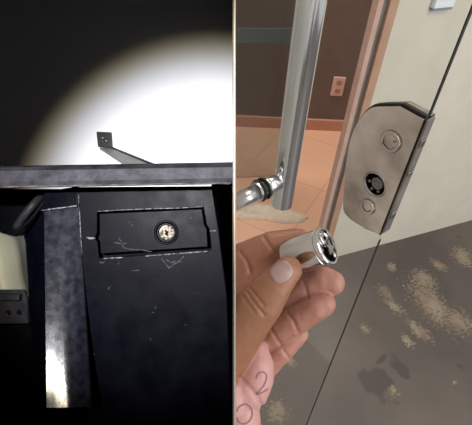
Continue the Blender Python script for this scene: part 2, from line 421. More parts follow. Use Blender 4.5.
# lock patch
TN = .0105
pxs = [(381,106.5),(371,108),(362,116),(354.5,128),(349.5,143),(346,162),(344,184),(343,205),(344.5,213),(351,220),(364,228),(380,236)]
ol = [g_xy(x, y, TN) for x, y in pxs]
ctl = [Vector((a_, b_, 0)) for a_, b_ in ol]
sm = spline([ctl[0], ctl[1], ctl[2], ctl[3], ctl[4], ctl[5], ctl[6], ctl[7], ctl[8], ctl[9]], 4)
outl = [(p.x, p.y) for p in sm] + [ol[10], ol[11]]
ytop = g_xy(428, 121.5, TN)[1]; ybot = ol[11][1]
outl = [(-.001, ytop), (.03, ytop+.0005)] + outl[:-1] + [(.006, ybot), (-.001, ybot)]
hc = g_xy(374.5, 184.5, TN)
HR = .0172
bm = new_bm(); prism(bm, GF, outl, TN-.003, TN, holes=[circle(hc[0], hc[1], HR, 32)]); lk = finish(bm, 'lock_patch', M['plate'], leaf, bevel=.0008); lk['label'] = 'polished steel lock patch'
def grow(o_, k):
    cx_ = sum(p[0] for p in o_)/len(o_); cy_ = sum(p[1] for p in o_)/len(o_)
    r_ = []
    for x, y in o_:
        dx, dy = x-cx_, y-cy_; l_ = math.hypot(dx, dy); r_.append((max(x+dx/l_*k, -.001), y+dy/l_*k))
    return r_
bm = new_bm(); prism(bm, GF, grow(outl, .0030), T+.0003, TN-.0033, holes=[circle(hc[0], hc[1], HR, 32)]); o = finish(bm, 'gasket', M['rubber'], lk); o['label'] = 'black rubber gasket'
bm = new_bm(); prism(bm, GF, outl, -.010, -T-.0003); finish(bm, 'rear_plate', M['steel'], lk)
# end strip along the glass edge with the bolt marks
bm = new_bm(); box(bm, GF, (-.0048, ybot+.004, -.006), (-.0015, ytop-.001, TN-.0035)); o = finish(bm, 'end_strip', M['alu_grey'], lk, bevel=.001); 
for y0_, h_ in ((ytop-.035, .010), (ytop-.075, .006), (ybot+.030, .012)):
    bm = new_bm(); box(bm, GF, (-.0066, y0_, -.002), (-.0050, y0_+h_, .007)); finish(bm, 'bolt', M['steel'], lk, bevel=.0008)
for (px, py, rr_) in ((391, 141.5, .0135), (368, 206.5, .0112)):
    c_ = g_xy(px, py, TN); fr = GF @ Matrix.Translation((c_[0], c_[1], TN))
    bm = new_bm(); lathe(bm, fr, [(rr_, .0002), (rr_, .0022), (rr_*.93, .0032), (rr_*.74, .0036), (rr_*.70, .0026), (rr_*.64, .0026), (rr_*.60, .0034), (0, .0042)]); finish(bm, 'screw_cap', M['plate'], lk, smooth=True)
fr = GF @ Matrix.Translation((hc[0], hc[1], 0))
bm = new_bm(); lathe(bm, fr, [(HR-.0003, TN+.0006), (HR-.0022, TN+.0004), (HR-.0026, TN-.0065), (HR-.0003, TN-.0065), (HR-.0003, TN+.0006)]); ho = finish(bm, 'keyhole_rim', M['steel'], lk, smooth=True)
bm = new_bm(); lathe(bm, fr, [(0, .0044), (HR-.0028, .0044), (HR-.0028, .0052), (0, .0052)]); o = finish(bm, 'keyhole_back', M['matte_black'], lk)
bm = new_bm()
lathe(bm, GF @ Matrix.Translation((hc[0]-.002, hc[1]+.002, 0)), [(0, .0055), (.0082, .0055), (.0082, .0090), (.0070, .0100), (.0052, .0100), (.0050, .0080), (0, .0080)], 28); finish(bm, 'spindle', M['alu_grey'], lk, smooth=True)
for dx, dy in ((.003, -.0098), (-.0065, -.0082), (.0095, -.002)):
    bm = new_bm(); lathe(bm, GF @ Matrix.Translation((hc[0]+dx, hc[1]+dy, 0)), [(0, .0053), (.0022, .0053), (.0022, .0088), (0, .0094)], 16); finish(bm, 'pin', M['brass'], lk, smooth=True)

# handle
TO = -.058; TR = .0215
tb = g_xy(289.5, 150, TO)
hz = g_xy(285, 207, TO)[1]
bm = new_bm()
fr = GF @ Matrix.Translation((tb[0], hz, TO)) @ Matrix.Rotation(-math.pi/2, 4, 'X')
lathe(bm, fr, [(0, 0), (TR*.86, 0), (TR, .002), (TR, .9), (0, .9)], 48); o = hd = finish(bm, 'pull_handle', M['tube'], leaf, smooth=True); hd['label'] = 'round steel pull handle'
md = o.modifiers.new('e', 'EDGE_SPLIT'); md.split_angle = math.radians(50)
hy = g_xy(262, 191, T)[1]
fr = GF @ Matrix.Translation((tb[0], hy, 0))
SR = .0148
bm = new_bm(); lathe(bm, fr, [(0, TO+TR*.8), (SR, TO+TR*.8), (SR, -.0062), (0, -.0062)], 40); finish(bm, 'standoff', M['satin'], hd, smooth=True)
bm = new_bm(); lathe(bm, fr, [(0, .0062), (SR, .0062), (SR, .3), (0, .3)], 40); cut_at_light_block(bm); finish(bm, 'standoff', M['satin'], hd, smooth=True)
for s_ in (1, -1):
    bm = new_bm(); lathe(bm, fr, [(SR*1.02, s_*.0042), (SR*1.42, s_*.0042), (SR*1.46, s_*.0062), (SR*1.40, s_*.0082), (SR*1.02, s_*.0082), (SR*1.02, s_*.0042)], 40); o = finish(bm, 'collar', M['rubber'], hd, smooth=True); o['label'] = 'black rubber washer'
    bm = new_bm(); lathe(bm, fr, [(SR*1.02, s_*.0085), (SR*1.30, s_*.0085), (SR*1.30, s_*.0125), (SR*1.02, s_*.0125), (SR*1.02, s_*.0085)], 40); finish(bm, 'ring', M['tube'], hd, smooth=False)

# folded cloth lying on the pink floor
bm = new_bm()
cp = [(228,214),(248,205),(276,206),(294,212),(309,218),(303,223),(284,224),(262,220),(240,220)]
wpts = [floor_at(*p) for p in cp]
cen = sum(wpts, Vector())/len(wpts)
tris = []
NR = 7
rings = []
dens = []
for i in range(len(wpts)):
    for j in range(6): dens.append(wpts[i].lerp(wpts[(i+1) % len(wpts)], j/6))
for k in range(NR+1):
    t_ = 1-k/NR
    ring = []
    for p in dens:
        q_ = cen.lerp(p, t_); 
        h_ = .004 + .020*min(1, (1-t_)*4) + (.006*math.sin(q_.x*14+q_.y*58))*min(1, (1-t_)*4)
        if k == 0: h_ = .0015
        ring.append(bm.verts.new((q_.x, q_.y, max(h_, .0015))))
    rings.append(ring)
for a_, b_ in zip(rings, rings[1:]):
    for i in range(len(a_)):
        j = (i+1) % len(a_)
        bm.faces.new((a_[i], a_[j], b_[j], b_[i]))
bot = [bm.verts.new((v.co.x, v.co.y, .0004)) for v in rings[0]]
for i in range(len(bot)):
    j = (i+1) % len(bot); bm.faces.new((bot[i], bot[j], rings[0][j], rings[0][i]))
bm.faces.new(bot)
tag(finish(bm, 'floor_cloth', M['cloth'], smooth=True), 'crumpled pale cloth lying on the pink floor below the handle', 'cloth')

# ================================================================== THE SETTING, LEFT: white back board in an added box that keeps room light out
CD = .72                                             # depth of the white board from the camera
def cbox(bm, a, b): box(bm, CF, a, b)
bm = new_bm(); cbox(bm, (-.62, -.56, -CD-.02), (-.0005, .56, -CD)); struct(finish(bm, 'wall_niche', M['white_wall']))
bm = new_bm(); cbox(bm, (-.64, -.56, -CD), (-.62, .56, .17)); struct(finish(bm, 'light_block_left', M['light_block_black']))  # unseen sides of the box, added to shut out room light
bm = new_bm(); cbox(bm, (-.64, .56, -CD-.02), (-.0005, .58, .17)); struct(finish(bm, 'light_block_top', M['light_block_black']))
bm = new_bm(); cbox(bm, (-.64, -.58, -CD-.02), (-.0005, -.56, .17)); struct(finish(bm, 'light_block_bottom', M['light_block_black']))
bm = new_bm(); cbox(bm, (-.64, -.58, .17), (.0, .58, .19)); struct(finish(bm, 'light_block_rear', M['light_block_black']))
# added light-blocking sheet between the two halves, open where one looks past it
PFm = CF @ Matrix(((0,0,1,0),(0,1,0,0),(-1,0,0,0),(0,0,0,1)))   # local x -> depth, y up, z -> right
x0_, x1_ = -.0036, -.0024
PFm = CF @ Matrix(((0,0,1,0),(0,1,0,0),(-1,0,0,0),(0,0,0,1)))
hole = [(-.02, -.05), (.13, -.08), (.13, .08), (-.02, .05)]
bm = new_bm()
prism(bm, PFm, [(-.17, -.58), (1.0, -.58), (1.0, .58), (-.17, .58)], -.0007, -.0003, holes=[hole])
o = finish(bm, 'light_block_sheet', M['light_block']); struct(o)
bm = new_bm()
prism(bm, PFm, [(-.17, -.58), (-.03, -.58), (-.03, .58), (-.17, .58)], -.0011, -.00073)
prism(bm, PFm, [(.1302, -.58), (CD, -.58), (CD, .58), (.1302, .58)], -.0011, -.00073)
o = finish(bm, 'light_block_lining', M['light_block_black']); struct(o)  # dark layer added to stop torch light bouncing off the sheet

# ================================================================== LEFT: black machine casing
casR = CF.to_3x3()
def L(x, y, d): return CF @ cl(x, y, d)
def strip_mesh(bm, cols, thick, curve=False, tmax=1):
    """cols: list of (top pt, bottom pt) pixel/depth; builds a folded sheet with thickness (away from camera)"""
    nc_ = 3; cols2 = []
    for (a0, b0), (a1, b1) in zip(cols, cols[1:]):
        for i in range(nc_):
            t = i/nc_; cols2.append((tuple(p+(q-p)*t for p, q in zip(a0, a1)), tuple(p+(q-p)*t for p, q in zip(b0, b1))))
    cols = cols2 + [cols[-1]]
    ny = 24; fr_, bk = [], []
    for top, bot_ in cols:
        def P_(i):
            t = tmax*i/ny; te = t**2.25 if curve else t
            return cl(top[0]+(bot_[0]-top[0])*t, top[1]+(bot_[1]-top[1])*t, top[2]+(bot_[2]-top[2])*te)
        fr_.append([bm.verts.new(CF @ P_(i)) for i in range(ny+1)])
        bk.append([bm.verts.new(CF @ (P_(i)+Vector((0,0,-thick)))) for i in range(ny+1)])
    for S in (fr_, bk):
        for a_, b_ in zip(S, S[1:]):
            for i in range(ny): bm.faces.new((a_[i], b_[i], b_[i+1], a_[i+1]))
    for i in range(len(cols)-1):
        for k in (0, ny): bm.faces.new((fr_[i][k], fr_[i+1][k], bk[i+1][k], bk[i][k]))
    for c_ in (0, len(cols)-1):
        for k in range(ny): bm.faces.new((fr_[c_][k], fr_[c_][k+1], bk[c_][k+1], bk[c_][k]))
cs = root('machine_casing', 'black plastic machine casing with a small lockable lid under the steel bar', 'casing', L(150, 430, .34), casR)
FD = .330                                            # depth of the front panel
def on_front(x, y, off=0): return cl(x, y, FD-off)
# front panel with the opening for the lid
s_ = FD/F
def fp(x, y): return ((x-CX)*s_, (CY-y)*s_)
panel = [fp(78,187), fp(212,186), fp(219,232), fp(227,296), fp(232,440), fp(92,440), fp(86,346), fp(80,230)]
ph = [fp(97,212), fp(203,207), fp(206,224), fp(209,229), fp(211,249), fp(208,251), fp(99,258), fp(97.5,242), fp(95,238), fp(97,233)]
FPf = CF @ Matrix.Translation((0, 0, -FD))
bm = new_bm(); prism(bm, FPf, panel, -.003, 0, holes=[ph]); fpn = finish(bm, 'front_panel', M['black_plastic'], cs, bevel=.0007)
bm = new_bm(); prism(bm, FPf, [fp(90,204), fp(216,204), fp(216,262), fp(90,262)], -.014, -.012); finish(bm, 'recess_back', M['matte_black'], cs)
# right flank going back
bm = new_bm()
strip_mesh(bm, [((213,187,FD+.0035),(233,440,FD+.0035)), ((219,187,.40),(232,440,.40))], .002); finish(bm, 'side_panel', M['matte_black'], cs)
# scuffed folded side cover on the left
bm = new_bm()
strip_mesh(bm, [((77.5,191,FD),(93,440,FD-.0413)), ((70,192,FD+.001),(82,440,FD-.0319)), ((61,193.6,FD+.002),(70,440,FD-.0293)), ((52,195,FD+.003),(58,440,FD-.0329)), ((44,196,FD+.004),(47,440,FD-.0372))], .003, True, .868)
fc = finish(bm, 'side_cover', M['facet_plastic'], cs, smooth=True); md = fc.modifiers.new('e', 'EDGE_SPLIT'); md.split_angle = math.radians(40)
bm = new_bm()
strip_mesh(bm, [((43.6,196,FD+.0045),(46.6,440,FD-.0367)), ((24,222,.352),(38,440,.35))], .003, True, .868)
finish(bm, 'side_flank', M['black_plastic'], cs, bevel=.0008)
bm = new_bm()
strip_mesh(bm, [((78,186,FD-.0022),(77.3,205.5,FD-.0022)), ((44,192,FD+.000),(40,210.5,FD+.000))], .0022)
finish(bm, 'upper_cover', M['black_plastic'], cs, bevel=.0006)
# worn bright edges and scratches
def scratch(paths, name, m, wpx=1.0, par=None, lab=None):
    par = par or cs
    for pts in paths:
        bm = new_bm()
        pts = [Vector(p) for p in pts]
        n_ = 14
        dense = []
        for a_, b_ in zip(pts, pts[1:]):
            k_ = max(2, int((b_-a_).length/2.5))
            for i in range(k_): dense.append(a_.lerp(b_, i/k_))
        dense.append(pts[-1])
        up_, dn_ = [], []
        for i, p in enumerate(dense):
            d2 = (dense[min(i+1, len(dense)-1)]-dense[max(i-1, 0)]); d2 = Vector((-d2.y, d2.x)).normalized() if d2.length > 0 else Vector((0,1))
            w_ = wpx*.5*(.35+.9*abs(noise.noise(Vector((p.x*.37, p.y*.41, len(pts))))) + .25*random.random())
            if i in (0, len(dense)-1): w_ *= .3
            z_ = p.z if len(p) > 2 else 0
            for arr, sg in ((up_, 1), (dn_, -1)):
                arr.append((p.x+d2.x*w_*sg, p.y+d2.y*w_*sg, z_))
        U = [[bm.verts.new(CF @ cl(x, y, dd-h_)) for (x, y, dd) in arr] for arr in (up_, dn_) for h_ in (.0003, -.0002)]
        for i in range(len(dense)-1):
            bm.faces.new((U[0][i], U[0][i+1], U[2][i+1], U[2][i])); bm.faces.new((U[1][i], U[1][i+1], U[3][i+1], U[3][i]))
            bm.faces.new((U[0][i], U[0][i+1], U[1][i+1], U[1][i])); bm.faces.new((U[2][i], U[2][i+1], U[3][i+1], U[3][i]))
        o_ = finish(bm, name, m, par)
        if lab: o_['label'] = lab
fz = FD-.0002
def D(pts, z=fz): return [(x, y, z) for x, y in pts]
scratch([D([(79.3,207),(80,222),(81.5,250),(83.5,290),(86,344)]), D([(78.5,190),(78.6,204)])], 'worn_edge', M['scratch'], 1.1, lab='pale worn edge of the front panel')
scratch([D([(41,210.6),(52,208.6),(64,207),(77,205.6)], FD-.0035)][:0], 'worn_edge', M['scratch'], 1.0)
EDz = [[(41,210.6,FD-.0006),(52,209,FD-.0012),(64,207.4,FD-.0019),(77,205.8,FD-.0026)]]
scratch(EDz, 'worn_edge', M['scratch'], 1.5)
scratch([D([(97,211.5),(120,210),(150,208.8),(180,208),(203,206.5)])], 'worn_edge', M['scratch'], 1.1, lab='pale worn upper rim of the lid opening')
scratch([D([(145,256.0),(165,254.4),(190,252.6),(208,251.2)]), D([(103,258.5),(115,257.8),(124,257.5)])], 'worn_edge', M['scratch'], 1.6)
scratch([D([(86,237.2),(90,238.4),(95,238.0)]), D([(210,231),(216,230.6)])], 'hinge_scuff', M['scratch'], 2.6)
scratch([D([(161,258),(166,264),(169,268),(174,264),(180,261),(184,256)]), D([(166,259),(171,263),(177,260)]), D([(99,262),(103,263),(105,260)])], 'scuff_mark', M['faint_scratch'], 1.8)
scratch([D([(108,290),(110,286)]), D([(155,306),(156,309)]), D([(195,292),(199,294)]), D([(130,271),(140,270)]), D([(118,265),(119,262)]), D([(152,312),(154,313)]), D([(184,325),(187,325)]), D([(92,352),(95,355)]), D([(150,338),(151,340)]), D([(195,190),(196,197)]), D([(196.5,198),(197,203)])], 'scuff_mark', M['faint_scratch'], 1.3)

# lid with lock
LZ = FD+.0012
lid = root('dummy', '', '', L(152, 250, FD), casR); bpy.data.objects.remove(lid)
def fl_(x, y): k = LZ/F; return ((x-CX)*k, (CY-y)*k)
lo_ = [fl_(99,213.5), fl_(202,208.8), fl_(204.5,225), fl_(207,229), fl_(208,247), fl_(100.5,254), fl_(99.6,242), fl_(97.6,238.5), fl_(99.4,233)]
lockc = (166.3, 232.5)
LF = CF @ Matrix.Translation((0, 0, -LZ))
lcx, lcy = fl_(*lockc)
bm = new_bm(); prism(bm, LF, lo_, -.004, 0, holes=[circle(lcx, lcy, .0092, 36)]); ld = finish(bm, 'lid', M['lid_plastic'], cs, bevel=.0006)
KF = LF @ Matrix.Translation((lcx, lcy, 0))
def sub(bm, name, m, par, **k):
    return finish(bm, name, m, par, **k)
MW[ld.name] = MW[cs.name]
bm = new_bm(); lathe(bm, KF, [(.0090, -.0035), (.0096, .0004), (.0092, .0009), (.0082, .0009), (.0076, .0002), (.0072, -.0035), (.0090, -.0035)], 48); sub(bm, 'lock_ring', M['lid_plastic'], ld, smooth=True)
bm = new_bm(); lathe(bm, KF, [(.0072, -.0030), (.0071, .0004), (.0067, .0006), (.0064, .0002), (.0062, -.0030), (.0072, -.0030)], 48); sub(bm, 'lock_bezel', M['perf'], ld, smooth=True)
bm = new_bm()
slot = [(-.0006,-.0030), (.0007,-.0030), (.0007,-.0008), (.0016,-.0004), (.0012,.0010), (.0006,.0010), (.0006,.0024), (-.0008,.0022), (-.0006,.0004), (-.0018,-.0006)]
prism(bm, KF @ Matrix.Rotation(.4, 4, 'Z'), circle(0, 0, .0058, 32), -.0028, -.0006, holes=[slot]); sub(bm, 'lock_core', M['silver'], ld)
bm = new_bm(); lathe(bm, KF, [(0, -.0034), (.0060, -.0034), (.0060, -.0029), (0, -.0029)], 32); sub(bm, 'lock_back', M['matte_black'], ld)
def lidz(pts): return [(x, y, LZ-.0003) for x, y in pts]
o = scratch([lidz([(113,242),(117,243),(121,243.5),(124,248),(132,249.5),(143,250),(152,252)]), lidz([(127,220),(131,224),(133,227)]), lidz([(118,237),(123,244),(127,243)]), lidz([(154,219),(155,221)]), lidz([(190,216),(192,219)])], 'lid_scratch', M['faint_scratch'], 1.5, ld)

# steel bar across
SB = .300
bm = new_bm()
pr = []
for (yy, dd) in ((166.0, SB+.014), (167.5, SB+.004), (171, SB), (182, SB-.001), (186.5, SB), (188.2, SB+.004), (187.6, SB+.014)):
    pr.append((yy, dd))
def barpt(x, yy, dd):
    return CF @ cl(x, yy - (x/234.0)*4.0, dd)
cols_ = []
XS = [-60 + i*(294/40) for i in range(41)]
for x in XS:
    cols_.append([bm.verts.new(barpt(min(x, 234.0), yy, dd) if x < 234 else CF @ Vector((-.0014, cl(234, yy-4, dd).y, -dd))) for yy, dd in pr])
for a_, b_ in zip(cols_, cols_[1:]):
    for i in range(len(pr)): bm.faces.new((a_[i], b_[i], b_[(i+1) % len(pr)], a_[(i+1) % len(pr)]))
bm.faces.new(cols_[0]); bm.faces.new(cols_[-1][::-1])
br = root('steel_bar', 'dull grey steel bar running level across above the black casing', 'bar', L(100, 188, SB), casR)
finish(bm, 'rail', M['bar'], br, smooth=False)
bm = new_bm()
pts = [(x, 187.0-(x/234.)*4.0+.12*math.sin(x*.31)) for x in range(0, 233, 3)]
up_, dn_ = [], []
for x, y in pts:
    w_ = .55+.7*abs(noise.noise(Vector((x*.13, 3, 1))))
    up_.append(bm.verts.new(CF @ cl(x, y-w_, SB-.0010))); dn_.append(bm.verts.new(CF @ cl(x, y+w_, SB-.0010)))
up2 = [bm.verts.new(v.co + CF.to_3x3() @ Vector((0,0,-.0008))) for v in up_]; dn2 = [bm.verts.new(v.co + CF.to_3x3() @ Vector((0,0,-.0008))) for v in dn_]
for i in range(len(pts)-1):
    bm.faces.new((up_[i], up_[i+1], dn_[i+1], dn_[i])); bm.faces.new((up2[i], up2[i+1], dn2[i+1], dn2[i]))
    bm.faces.new((up_[i], up_[i+1], up2[i+1], up2[i])); bm.faces.new((dn_[i], dn_[i+1], dn2[i+1], dn2[i]))
o = finish(bm, 'worn_edge', M['bar_edge'], br); o['label'] = 'bright worn lower edge'

# wall bracket: end plate fixed to the white board, flat arm coming forward
PD = CD-.004
bk_ = root('wall_bracket', 'grey flat arm with dark square end plate fixed to the white wall', 'bracket', L(104, 146, PD), casR)
k = PD/F
ex = [((97-CX)*k, (CY-132)*k), ((111.5-CX)*k, (CY-132.5)*k), ((112.5-CX)*k, (CY-148)*k), ((98.5-CX)*k, (CY-147)*k)]
bm = new_bm(); prism(bm, CF @ Matrix.Translation((0,0,-PD)), ex, -.0035, .004); finish(bm, 'end_plate', M['bracket_dark'], bk_, bevel=.001)
for (x, y) in ((103.5, 138), (107, 141)):
    bm = new_bm(); lathe(bm, CF @ Matrix.Translation(((x-CX)*k, (CY-y)*k, -PD+.004)), [(0, 0), (.0032, 0), (.0028, .002), (0, .0026)], 14); finish(bm, 'screw', M['steel'], bk_, smooth=True)
bm = new_bm()
A = [cl(99.5,147.5,PD-.006), cl(112.5,148,PD-.006)]; B = [cl(133,169,.52), cl(164,169,.52)]
th = Vector((.0, -.003, -.001))
v = [bm.verts.new(CF @ p) for p in (A[0], A[1], B[1], B[0])] + [bm.verts.new(CF @ (p+th)) for p in (A[0], A[1], B[1], B[0])]
for q in ((0,1,2,3),(7,6,5,4),(0,4,5,1),(1,5,6,2),(2,6,7,3),(3,7,4,0)): bm.faces.new([v[i] for i in q])
finish(bm, 'arm', M['bracket'], bk_)
bm = new_bm()
up = Vector((.0005, .002, .0))
A_, B_ = cl(112.5,148,PD-.006), cl(158,164.5,.52)
A_, B_ = A[1], B[1]
off = Vector((-.0035, 0, 0))
v = [bm.verts.new(CF @ p) for p in (A_+off, A_, B_, B_+off*1.2)] + [bm.verts.new(CF @ (p+up)) for p in (A_+off, A_, B_, B_+off*1.2)]
for q in ((0,1,2,3),(7,6,5,4),(0,4,5,1),(1,5,6,2),(2,6,7,3),(3,7,4,0)): bm.faces.new([v[i] for i in q])
finish(bm, 'arm_rib', M['bracket_dark'], bk_)

# things left of the casing
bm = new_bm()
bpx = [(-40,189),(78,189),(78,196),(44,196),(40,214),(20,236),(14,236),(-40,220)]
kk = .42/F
prism(bm, CF @ Matrix.Translation((0,0,-.42)), [((x-CX)*kk, (CY-y)*kk) for x, y in bpx], -.004, 0)  # black backing added to fill the dark area below the bar
tag(finish(bm, 'added_backing_plate', M['matte_black']), 'black plate added for the dark area under the left end of the steel bar', 'plate')
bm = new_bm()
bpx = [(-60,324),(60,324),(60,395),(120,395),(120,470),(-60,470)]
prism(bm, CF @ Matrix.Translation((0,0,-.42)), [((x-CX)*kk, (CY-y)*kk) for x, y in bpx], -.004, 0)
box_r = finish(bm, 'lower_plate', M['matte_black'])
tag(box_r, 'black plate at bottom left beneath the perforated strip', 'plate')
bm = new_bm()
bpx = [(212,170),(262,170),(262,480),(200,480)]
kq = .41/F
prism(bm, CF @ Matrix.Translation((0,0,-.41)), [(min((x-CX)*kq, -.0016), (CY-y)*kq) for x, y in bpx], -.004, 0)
tag(finish(bm, 'shadow_plate', M['matte_black']), 'black sheet added to keep the gap right of the black casing dark', 'plate')
bpy.data.objects['shadow_plate'].name = 'rear_plate'  # black sheet stands in for the shade beside the casing

hs = root('cable_sleeve', 'stubby grey sleeve with black cord slanting left of the black casing', 'cable', L(12, 236, .36), casR)
bm = new_bm()
P_ = [CF @ v_ for v_ in spline([cl(42,196,.345), cl(33,205,.335), cl(24,216,.335), cl(15,229,.338)], 6)]
k_ = .338/F
tube(bm, P_, [k_*2.6, k_*3.0, k_*3.4] + [k_*3.9]*(len(P_)-5) + [k_*3.4, k_*1.8], 16); finish(bm, 'sleeve', M['hose'], hs, smooth=True)
bm = new_bm()
P_ = [CF @ v_ for v_ in spline([cl(46,193,.35), cl(44,201,.332), cl(35,214,.330), cl(24,226,.331), cl(14,234,.335), cl(10,229,.345)], 6)]
tube(bm, P_, k_*1.7, 12); finish(bm, 'cord', M['matte_black'], hs, smooth=True)
# cream tank
bm = new_bm()
prof = spline([(-30,212,0),(-8,214,0),(3,222,0),(10,238,0),(15,256,0),(17.5,276,0),(18,300,0),(-30,300,0)], 5)
kt = .47/F
rings = []
for (sc, dz) in ((.72, .022), (.86, .018), (.95, .010), (1, 0), (1, -.03)):
    rings.append([bm.verts.new(CF @ Vector((((-6+(p.x+6)*sc)-CX)*kt, (CY-(258+(p.y-258)*sc))*kt, -.47+dz))) for p in prof])
for a_, b_ in zip(rings, rings[1:]):
    n = len(a_)
    for i in range(n): bm.faces.new((a_[i], a_[(i+1) % n], b_[(i+1) % n], b_[i]))
bm.faces.new(rings[0]); bm.faces.new(rings[-1][::-1])
tag(finish(bm, 'plastic_tank', M['tank'], smooth=True), 'rounded cream plastic body showing at the left edge below the sleeve', 'tank')
# perforated strip
bm = new_bm(); kp = .40/F
def q_(x, y): return ((x-CX)*kp, (CY-y)*kp)
holes = [circle(*q_(x, 313), 3.0*kp, 16) for x in (-24, -13, -3, 8, 19)]
prism(bm, CF @ Matrix.Translation((0,0,-.40)), [q_(-60,290), q_(24,290), q_(27,300), q_(28,323), q_(-60,325)], -.003, 0, holes=holes)
prf = root('perforated_strip', 'dark perforated metal strip below the cream plastic body', 'strip', L(10, 325, .4), casR)
finish(bm, 'strip', M['perf'], prf)
bm = new_bm(); prism(bm, CF @ Matrix.Translation((0,0,-.398)), [q_(-60,293), q_(23,293), q_(23,299), q_(-60,299)], 0, .006); finish(bm, 'flange', M['perf'], prf, bevel=.0008)

# ================================================================== HAND holding the lock cylinder
def px_r(r, d): return r/F*d
chains = {
 'thumb':  [(288,270,.262,14.2),(281,278,.261,15.8),(273,288,.261,17.6),(261,303,.264,22.2),(248,318,.268,24.5),(226,344,.276,30),(200,375,.285,36)],
 'index':  [(309,250,.301,14),(296,246,.301,18),(272,250,.303,19),(247,262,.308,21),(222,278,.312,23),(190,310,.315,28)],
 'middle': [(332,283,.297,12.8),(321,281,.300,16),(302,293,.304,15.5),(276,306,.315,17),(240,325,.322,20),(200,345,.322,26)],
 'ring':   [(323,304,.292,12.6),(314,308,.292,14.5),(296,319,.296,15.2),(277,332,.300,15),(262,343,.306,17),(225,365,.31,24)],
 'pinky':  [(299,334,.299,9.5),(291,341,.299,11),(281,352,.298,11.5),(272,361,.299,11.5),(258,374,.30,14),(225,392,.30,22)],
 'heel':   [(257,352,.287,12),(257,365,.285,16.5),(255,378,.284,19),(247,390,.284,22),(236,396,.284,24),(205,395,.285,40)],
 'heel2':  [(240,408,.281,19),(238,420,.281,23),(232,440,.283,28),(215,470,.29,36)],
}
def skin_ball(bm, c, r):
    bmesh.ops.create_icosphere(bm, subdivisions=3, radius=r, matrix=Matrix.Translation(c))
def chain_mesh(pts):
    bm = new_bm()
    P = []; 
    for (x, y, d, r) in pts: P.append((cl(x, y, d), px_r(r, d)))
    # many overlapping spheres make a smooth tapered limb after remeshing
    for (a_, ra), (b_, rb) in zip(P, P[1:]):
        n_ = max(2, int((b_-a_).length/.0018))
        for i in range(n_):
            t_ = i/n_; skin_ball2(bm, a_.lerp(b_, t_), ra*(1-t_)+rb*t_)
    skin_ball2(bm, P[-1][0], P[-1][1])
    return bm
ICO = None
def skin_ball2(bm, c, r):
    global ICO
    if ICO is None:
        t = new_bm(); bmesh.ops.create_icosphere(t, subdivisions=3, radius=1)
        ICO = ([v.co.copy() for v in t.verts], [[v.index for v in f.verts] for f in t.faces]); t.free()
    vs = [bm.verts.new(c+v_*r) for v_ in ICO[0]]
    for f_ in ICO[1]: bm.faces.new([vs[i] for i in f_])
big = bpy.data.meshes.new('hand_raw'); bmh = new_bm()
for nm, pts in chains.items():
    b_ = chain_mesh(pts); me_ = bpy.data.meshes.new('t'); b_.to_mesh(me_); b_.free(); bmh.from_mesh(me_); bpy.data.meshes.remove(me_)
bmh.to_mesh(big); bmh.free()
tmp = bpy.data.objects.new('hand_raw', big); COL.objects.link(tmp)
md = tmp.modifiers.new('r', 'REMESH'); md.mode = 'VOXEL'; md.voxel_size = .0008
md = tmp.modifiers.new('s', 'SMOOTH'); md.factor = .5; md.iterations = 6
dg = bpy.context.evaluated_depsgraph_get(); dg.update()
hm = bpy.data.meshes.new_from_object(tmp.evaluated_get(dg))
bpy.data.objects.remove(tmp); bpy.data.meshes.remove(big)
bmh = new_bm(); bmh.from_mesh(hm); bpy.data.meshes.remove(hm)
# creases: pixel polylines (seen from the viewer) pressed into the skin, (points, depth m, width m, only nearer than)
def pol(pts, d): return [cl(x, y, d) for x, y in pts]
creases = [(pol([(247,292),(252,300),(259,309),(264,315)], .243), .0012, .0011), (pol([(250,288),(256,296),(264,306)], .243), .0010, .0010),
           (pol([(243,296),(248,304),(255,313)], .243), .0009, .0010),
           (pol([(262,234),(268,243),(276,254)], .286), .0012, .0013), (pol([(240,252),(247,262),(250,272)], .292), .0010, .0013),
           (pol([(303,281),(306,290),(308,298)], .29), .0007, .0012),
           (pol([(287,312),(294,322),(298,332)], .283), .0010, .0013), (pol([(268,325),(275,336),(280,344)], .288), .0009, .0012),
           (pol([(240,378),(250,388),(258,398),(264,410)], .266), .0014, .0016), (pol([(283,350),(289,358)], .286), .0008, .0010)]
bmh.normal_update()
def segdist(p, a_, b_):
    ab = b_-a_; t = max(0, min(1, (p-a_).dot(ab)/ab.length_squared)); return (p-(a_+ab*t))
for v_ in bmh.verts:
    off = 0
    pp = v_.co
    for pl, dp, wd_ in creases:
        best = 9
        for a_, b_ in zip(pl, pl[1:]):
            # compare along the line of sight so the crease follows the surface
            sc_ = pp.z/((a_.z+b_.z)/2)
            e_ = segdist(pp, a_*sc_, b_*sc_).length
            best = min(best, e_)
        if best < wd_*3 and abs(pp.z-pl[0].z) < .022 and v_.normal.z > -.2: off += dp*math.exp(-(best/wd_)**2)
    off += .00018*noise.noise(pp*260)+.0001*noise.noise(pp*700)
    v_.co -= v_.normal*off
bmh.transform(CF)
no = CF.to_3x3() @ Vector((1,0,0))
r_ = bmesh.ops.bisect_plane(bmh, geom=bmh.verts[:]+bmh.edges[:]+bmh.faces[:], dist=1e-7, plane_co=CAMP-no*.0001, plane_no=no, clear_inner=True)
ed = [e for e in r_['geom_cut'] if isinstance(e, bmesh.types.BMEdge)]
try: bmesh.ops.triangle_fill(bmh, use_beauty=True, edges=ed)
except Exception: pass
